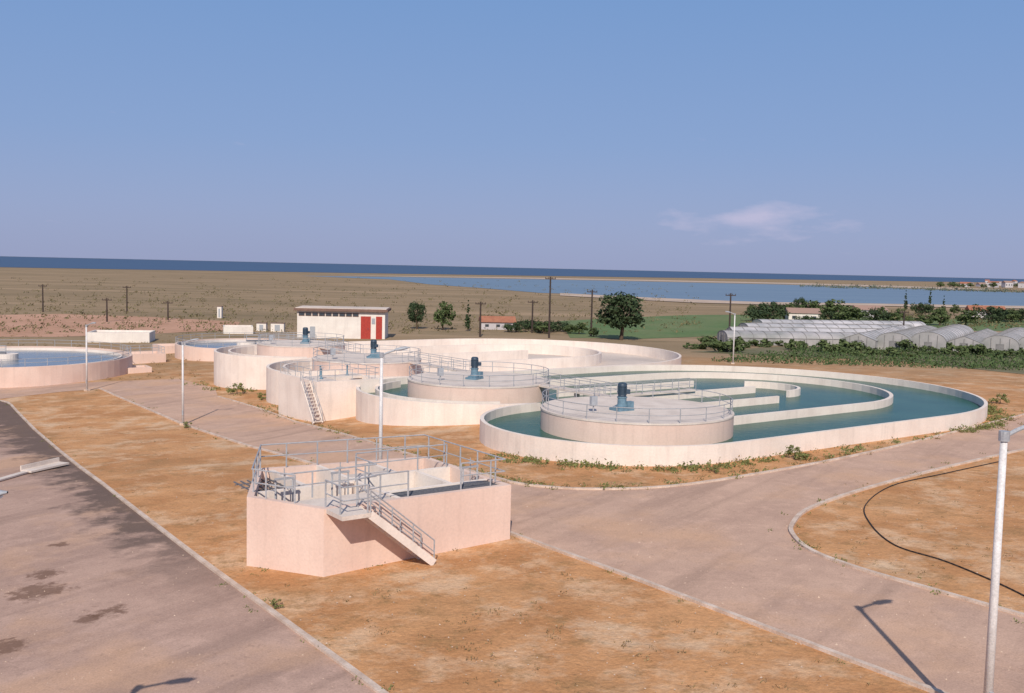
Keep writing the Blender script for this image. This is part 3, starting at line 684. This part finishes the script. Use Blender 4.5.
for _ in range(150):   # dry weeds come in loose drifts
    px, py = rnd.uniform(60,900), rnd.uniform(420,690)
    q = PG(px, py)
    if (px-5)*.745+400 > py-4 and py > 392+ (px-100)*.372+10:
        for _ in range(rnd.randint(1,7)): sp.append((q.x+rnd.gauss(0,.5), q.y+rnd.gauss(0,.5), rnd.uniform(.08,.28), 10))
for _ in range(90):
    q = PG(rnd.uniform(840,1024), rnd.uniform(480,580)); sp.append((q.x, q.y, rnd.uniform(.10,.26), 10))
for _ in range(200): q = PG(rnd.uniform(0,200), rnd.uniform(335,380)); sp.append((q.x, q.y, rnd.uniform(.3,.8), 14))
along(wallout, 160, .9, .2, .5, 18); along([p+Vector((-.2,.8,0)) for p in upB[:40]], 120, .5, .15, .45, 14)
tufts('dry_grass', sp, l_dry, 6)
sp = []
for _ in range(1300):
    q = PG(rnd.uniform(-40,700), 276+rnd.random()**.7*58)
    if q.y < 200 or q.y > 1200: continue
    sp.append((q.x, q.y, rnd.uniform(.8,1.8)*(1+q.y/900), 9))
for _ in range(350):
    q = PG(rnd.uniform(740,1060), rnd.uniform(310,330)); sp.append((q.x, q.y, rnd.uniform(1.5,3.5), 10))
tufts('scrub', sp, l_olive, 8)
sp = []
for _ in range(420):
    px = rnd.uniform(800,1060); e = 285.5+(px-800)*.026; q = PG(px, rnd.uniform(e, e+1.8)); sp.append((q.x, q.y, rnd.uniform(3,8), 8))
tufts('shoreline_scrub', sp, l_shore, 9)
sp = []
for row in range(18):
    a0 = PG(715+row*6, 361.5-row*.75)
    for k in range(105):
        if rnd.random() < .12: continue
        x = a0.x+k*1.0; y = a0.y-k*.12; sp.append((x, y, rnd.uniform(.9,1.8), 12))
tufts('vineyard', sp, l_vine, 10)
b = MB()
for _ in range(900):
    px, py = rnd.uniform(0,1024), rnd.uniform(400,693); q = PG(px, py); s = rnd.uniform(.015,.045)
    k = len(b.v)
    for d in ((1,0,0),(-1,0,0),(0,1,0),(0,-1,0),(0,0,1)): b.v.append(q+Vector(d)*s*rnd.uniform(.6,1.4)+Vector((0,0,.02)))
    b.f += [(k,k+2,k+4),(k+2,k+1,k+4),(k+1,k+3,k+4),(k+3,k,k+4)]
tag(b.build('gravel', m_stone), kind='stuff')
# ------------------------------------------------------------------ greenhouses
def greenhouse(p, L, w, h, rz, peak, film, lab, grp):
    t = thing('greenhouse', p, lab, 'greenhouse', grp, rz)
    n = 10
    if peak: prof = [(-w/2,0),(-w/2,h*.6),(0,h),(w/2,h*.6),(w/2,0)]
    else: prof = [(-w/2, 0)]+[(-w/2*math.cos(math.pi*i/n), h*.5+h*.5*math.sin(math.pi*i/n)) for i in range(n+1)]+[(w/2, 0)]
    b = MB()
    for i in range(len(prof)-1):
        (y0, z0), (y1, z1) = prof[i], prof[i+1]; b.quad((0,y0,z0), (L,y0,z0), (L,y1,z1), (0,y1,z1))
    b.build('plastic_cover', film, t, local=True)
    for x in (0, L):
        b = MB(); b.v = [Vector((x, y, z)) for y, z in prof]; b.f = [tuple(range(len(prof)))]; b.build('end_wall', m_film2, t, local=True)
    b = MB()
    for j in range(int(L/3)+1): b.path([(j*3, y*1.01, z*1.012) for y, z in prof], .07, 4)
    b.path([(0,0,h*1.012),(L,0,h*1.012)], .07, 4)
    for s in (-1, 1): b.path([(0,s*w*.507,h*.55),(L,s*w*.507,h*.55)], .07, 4)
    for y in (-w/4, 0, w/4): b.path([(-.05,y,0),(-.05,y,h*.85)], .07, 4)
    b.build('hoop_frame', m_frame, t, local=True)
    MB().box((-.08,0,1.0), (.08,1.5,1.9)).build('door', m_frame, t, local=True)
films = [m_film, m_film2]
for i in range(6): greenhouse(PG(722+i*7, 343.5-i*2.4), 34+3*i, 7.5, 2.9+.4*(i % 2), .10+.02*i, i % 3 == 1, films[(i+1) % 2], 'greenhouse tunnel lying lengthwise in the left group beyond the vines', 'greenhouses of the left group')
p0 = PG(858, 349); ax = 1.02; pv = Vector((math.sin(ax), -math.cos(ax), 0))
for i in range(7):
    q = p0+pv*7.3*i+Vector((.6*i,2.4*i,0)); q.z = g(q.x, q.y); greenhouse(q, 44-3*(i % 2), 7.0, 3.3+.35*(i % 3), ax, i % 3 == 0, films[i % 2], 'greenhouse seen from its near end in the right group beyond the vines', 'greenhouses of the right group')
# ------------------------------------------------------------------ houses
def house(p, w, d, h, rz, lab, roofm=m_tile, group=None, wm=m_white):
    t = thing('house', p, lab, 'house', group, rz)
    MB().box((0,0,h/2-.3), (w,d,h+.6)).build('wall', wm, t, local=True)
    b = MB(); e = .4; v = [(-w/2-e,-d/2-e,h),(w/2+e,-d/2-e,h),(w/2+e,d/2+e,h),(-w/2-e,d/2+e,h),(-w/2-e,0,h+d*.24),(w/2+e,0,h+d*.24)]
    b.v = [Vector(x) for x in v]; b.f = [(0,1,5,4),(2,3,4,5),(0,4,3),(1,2,5),(0,3,2,1)]; b.build('roof', roofm, t, local=True)
    for k in range(3):
        MB().box((-w/3+k*w/3,-d/2-.02,h*.55), (w*.11,.1,h*.33)).build('window' if k != 1 else 'door', m_win, t, local=True)
    return t
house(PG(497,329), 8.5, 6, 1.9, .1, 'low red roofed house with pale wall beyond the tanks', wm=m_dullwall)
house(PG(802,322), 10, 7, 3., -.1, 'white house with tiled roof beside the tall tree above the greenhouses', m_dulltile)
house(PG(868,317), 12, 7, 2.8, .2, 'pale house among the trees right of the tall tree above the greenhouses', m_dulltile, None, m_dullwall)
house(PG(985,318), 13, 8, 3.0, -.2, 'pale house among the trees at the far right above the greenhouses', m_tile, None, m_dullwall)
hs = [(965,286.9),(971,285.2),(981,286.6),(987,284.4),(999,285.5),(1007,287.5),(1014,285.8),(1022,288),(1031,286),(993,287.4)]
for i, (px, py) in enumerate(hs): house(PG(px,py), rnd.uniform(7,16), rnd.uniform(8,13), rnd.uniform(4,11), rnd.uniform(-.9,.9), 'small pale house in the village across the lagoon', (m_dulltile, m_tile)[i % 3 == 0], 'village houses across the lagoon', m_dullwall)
# ------------------------------------------------------------------ power poles
def pole(px, py, h, lab):
    p = PG(px, py); t = thing('power_pole', p, lab, 'power pole', 'wooden power poles')
    MB().tube(p-Vector((0,0,.3)), p+Vector((0,0,h)), .24, .17, 8).build('pole', m_wood, t)
    MB().beam(p+Vector((-1.2,0,h-.5)), p+Vector((1.2,0,h-.5)), .18, .2).build('crossarm', m_wood, t)
    for x in (-1.1,-.4,.4,1.1): MB().tube(p+Vector((x,0,h-.42)), p+Vector((x,0,h-.1)), .08, .06, 6).build('insulator', m_wood, t)
for px, py, h, lab in [(549,338,14.,'tallest dark power pole, in front of the far bushes'),(591,336,11,'power pole just left of the largest dark tree'),(532,333,8,'short power pole left of the tallest one'),(729,340,11,'power pole left of the greenhouses'),(43,312,8,'leftmost power pole on the open field'),(127,313,8,'second power pole from the left on the open field'),(107,322,6,'short pole on the field behind the round tank'),(480,337,8,'power pole beside the red roofed house'),(168,320,5,'small pole left of the cabinets on the field'),(903,338,7,'power pole among the greenhouses')]: pole(px, py, h, lab)
# ------------------------------------------------------------------ loose objects
hp = smooth_line(line([(1000,462),(945,474),(893,486),(866,505),(870,524),(895,546),(945,562),(1000,585),(1040,605)]), 8)
b = MB().path([p+Vector((0,0,.05)) for p in hp], .03, 6); tag(b.build('hose', m_hose, smooth=True, loc=hp[0]), 'long black hose curving over the bare soil at the right', 'hose')
pa, pb, pc = PG(-25,489), PG(26,474), PG(64,466)
zu = Vector((0,0,.14)); b = MB()
b.beam(pa+zu, pb+zu, .45, .10); b.beam(pb+zu*1.3, pc+zu*1.6, .95, .12)
n_ = (pc-pb).normalized().cross(Vector((0,0,1))); b.beam(pb+n_*-.45+zu*2.4, pc+n_*-.45+zu*2.8, .10, .34)
tag(b.build('concrete_channel_piece', m_deck, loc=pb), 'loose pale bent concrete channel slab lying on the left paving', 'channel piece')
# ------------------------------------------------------------------ light and sky
SE, SAZ = R(38), math.atan2(-1, -.03)
sd = Vector((math.cos(SAZ)*math.cos(SE), math.sin(SAZ)*math.cos(SE), math.sin(SE)))
sl = bpy.data.lights.new('sun', 'SUN'); sl.energy = 4.1; sl.angle = R(.5); sl.color = (1, .92, .81)
so = bpy.data.objects.new('sun', sl); C.objects.link(so); so.rotation_euler = sd.to_track_quat('Z', 'Y').to_euler()
w = bpy.data.worlds.new('World'); bpy.context.scene.world = w; w.use_nodes = True; nt = w.node_tree; N = nt.nodes.new; L = nt.links.new
bg = nt.nodes['Background']; STR = .1; bg.inputs[1].default_value = STR
sky = N('ShaderNodeTexSky'); sky.sky_type = 'NISHITA'; sky.sun_disc = False; sky.sun_elevation = SE; sky.sun_rotation = math.atan2(sd.x, sd.y); sky.dust_density = 1.5
tc = N('ShaderNodeTexCoord'); sp_ = N('ShaderNodeSeparateXYZ'); L(tc.outputs['Generated'], sp_.inputs[0])
rp = N('ShaderNodeValToRGB'); L(sp_.outputs[2], rp.inputs[0]); e = rp.color_ramp.elements
e[0].position = 0; e[0].color = (.33,.375,.58,1); e[1].position = 1; e[1].color = (.18,.22,.36,1)
for pos, c in ((.05,(.295,.37,.61)), (.12,(.24,.355,.625)), (.27,(.18,.325,.62)), (.5,(.18,.27,.47))):
    x = rp.color_ramp.elements.new(pos); x.color = (*c, 1)
sc = N('ShaderNodeVectorMath'); sc.operation = 'SCALE'; sc.inputs['Scale'].default_value = 1/STR; L(rp.outputs[0], sc.inputs[0])
mx = N('ShaderNodeMix'); mx.data_type = 'RGBA'; mx.inputs[0].default_value = .9; L(sky.outputs[0], mx.inputs[6]); L(sc.outputs[0], mx.inputs[7])
mp = N('ShaderNodeMapping'); mp.inputs['Scale'].default_value = (9,9,32); L(tc.outputs['Generated'], mp.inputs[0])
cn = N('ShaderNodeTexNoise'); cn.inputs['Scale'].default_value = 2.6; cn.inputs['Detail'].default_value = 8; cn.inputs['Roughness'].default_value = .58; L(mp.outputs[0], cn.inputs['Vector'])
def blob(px, py, sxy, sz, amp):
    dc = (RM @ Vector(((px-512)/F, -(py-346.5)/F, -1))).normalized()
    sub = N('ShaderNodeVectorMath'); sub.operation = 'SUBTRACT'; sub.inputs[1].default_value = dc; L(tc.outputs['Generated'], sub.inputs[0])
    ms = N('ShaderNodeVectorMath'); ms.operation = 'MULTIPLY'; ms.inputs[1].default_value = (sxy,sxy,sz); L(sub.outputs[0], ms.inputs[0])
    ln = N('ShaderNodeVectorMath'); ln.operation = 'LENGTH'; L(ms.outputs[0], ln.inputs[0])
    mk = N('ShaderNodeMapRange'); mk.inputs[1].default_value = 0; mk.inputs[2].default_value = 1.; mk.inputs[3].default_value = amp; mk.inputs[4].default_value = 0; L(ln.outputs['Value'], mk.inputs[0]); return mk.outputs[0]
def add(a, b_): n = N('ShaderNodeMath'); n.operation = 'ADD'; L(a, n.inputs[0]); L(b_, n.inputs[1]); return n.outputs[0]
tot = add(add(add(cn.outputs[0], blob(765,213,20,60,.32)), blob(775,228,6,34,.34)), blob(710,220,10,80,.26))
cr = N('ShaderNodeMapRange'); cr.inputs[1].default_value = .70; cr.inputs[2].default_value = 1.2; cr.inputs[3].default_value = 0; cr.inputs[4].default_value = .5; L(tot, cr.inputs[0])
m2 = N('ShaderNodeMix'); m2.data_type = 'RGBA'; L(cr.outputs[0], m2.inputs[0]); L(mx.outputs[2], m2.inputs[6]); m2.inputs[7].default_value = (.68/STR,.60/STR,.76/STR,1)
L(m2.outputs[2], bg.inputs[0])
vs = bpy.context.scene.view_settings; vs.view_transform = 'Standard'; vs.look = 'None'; vs.exposure = 0
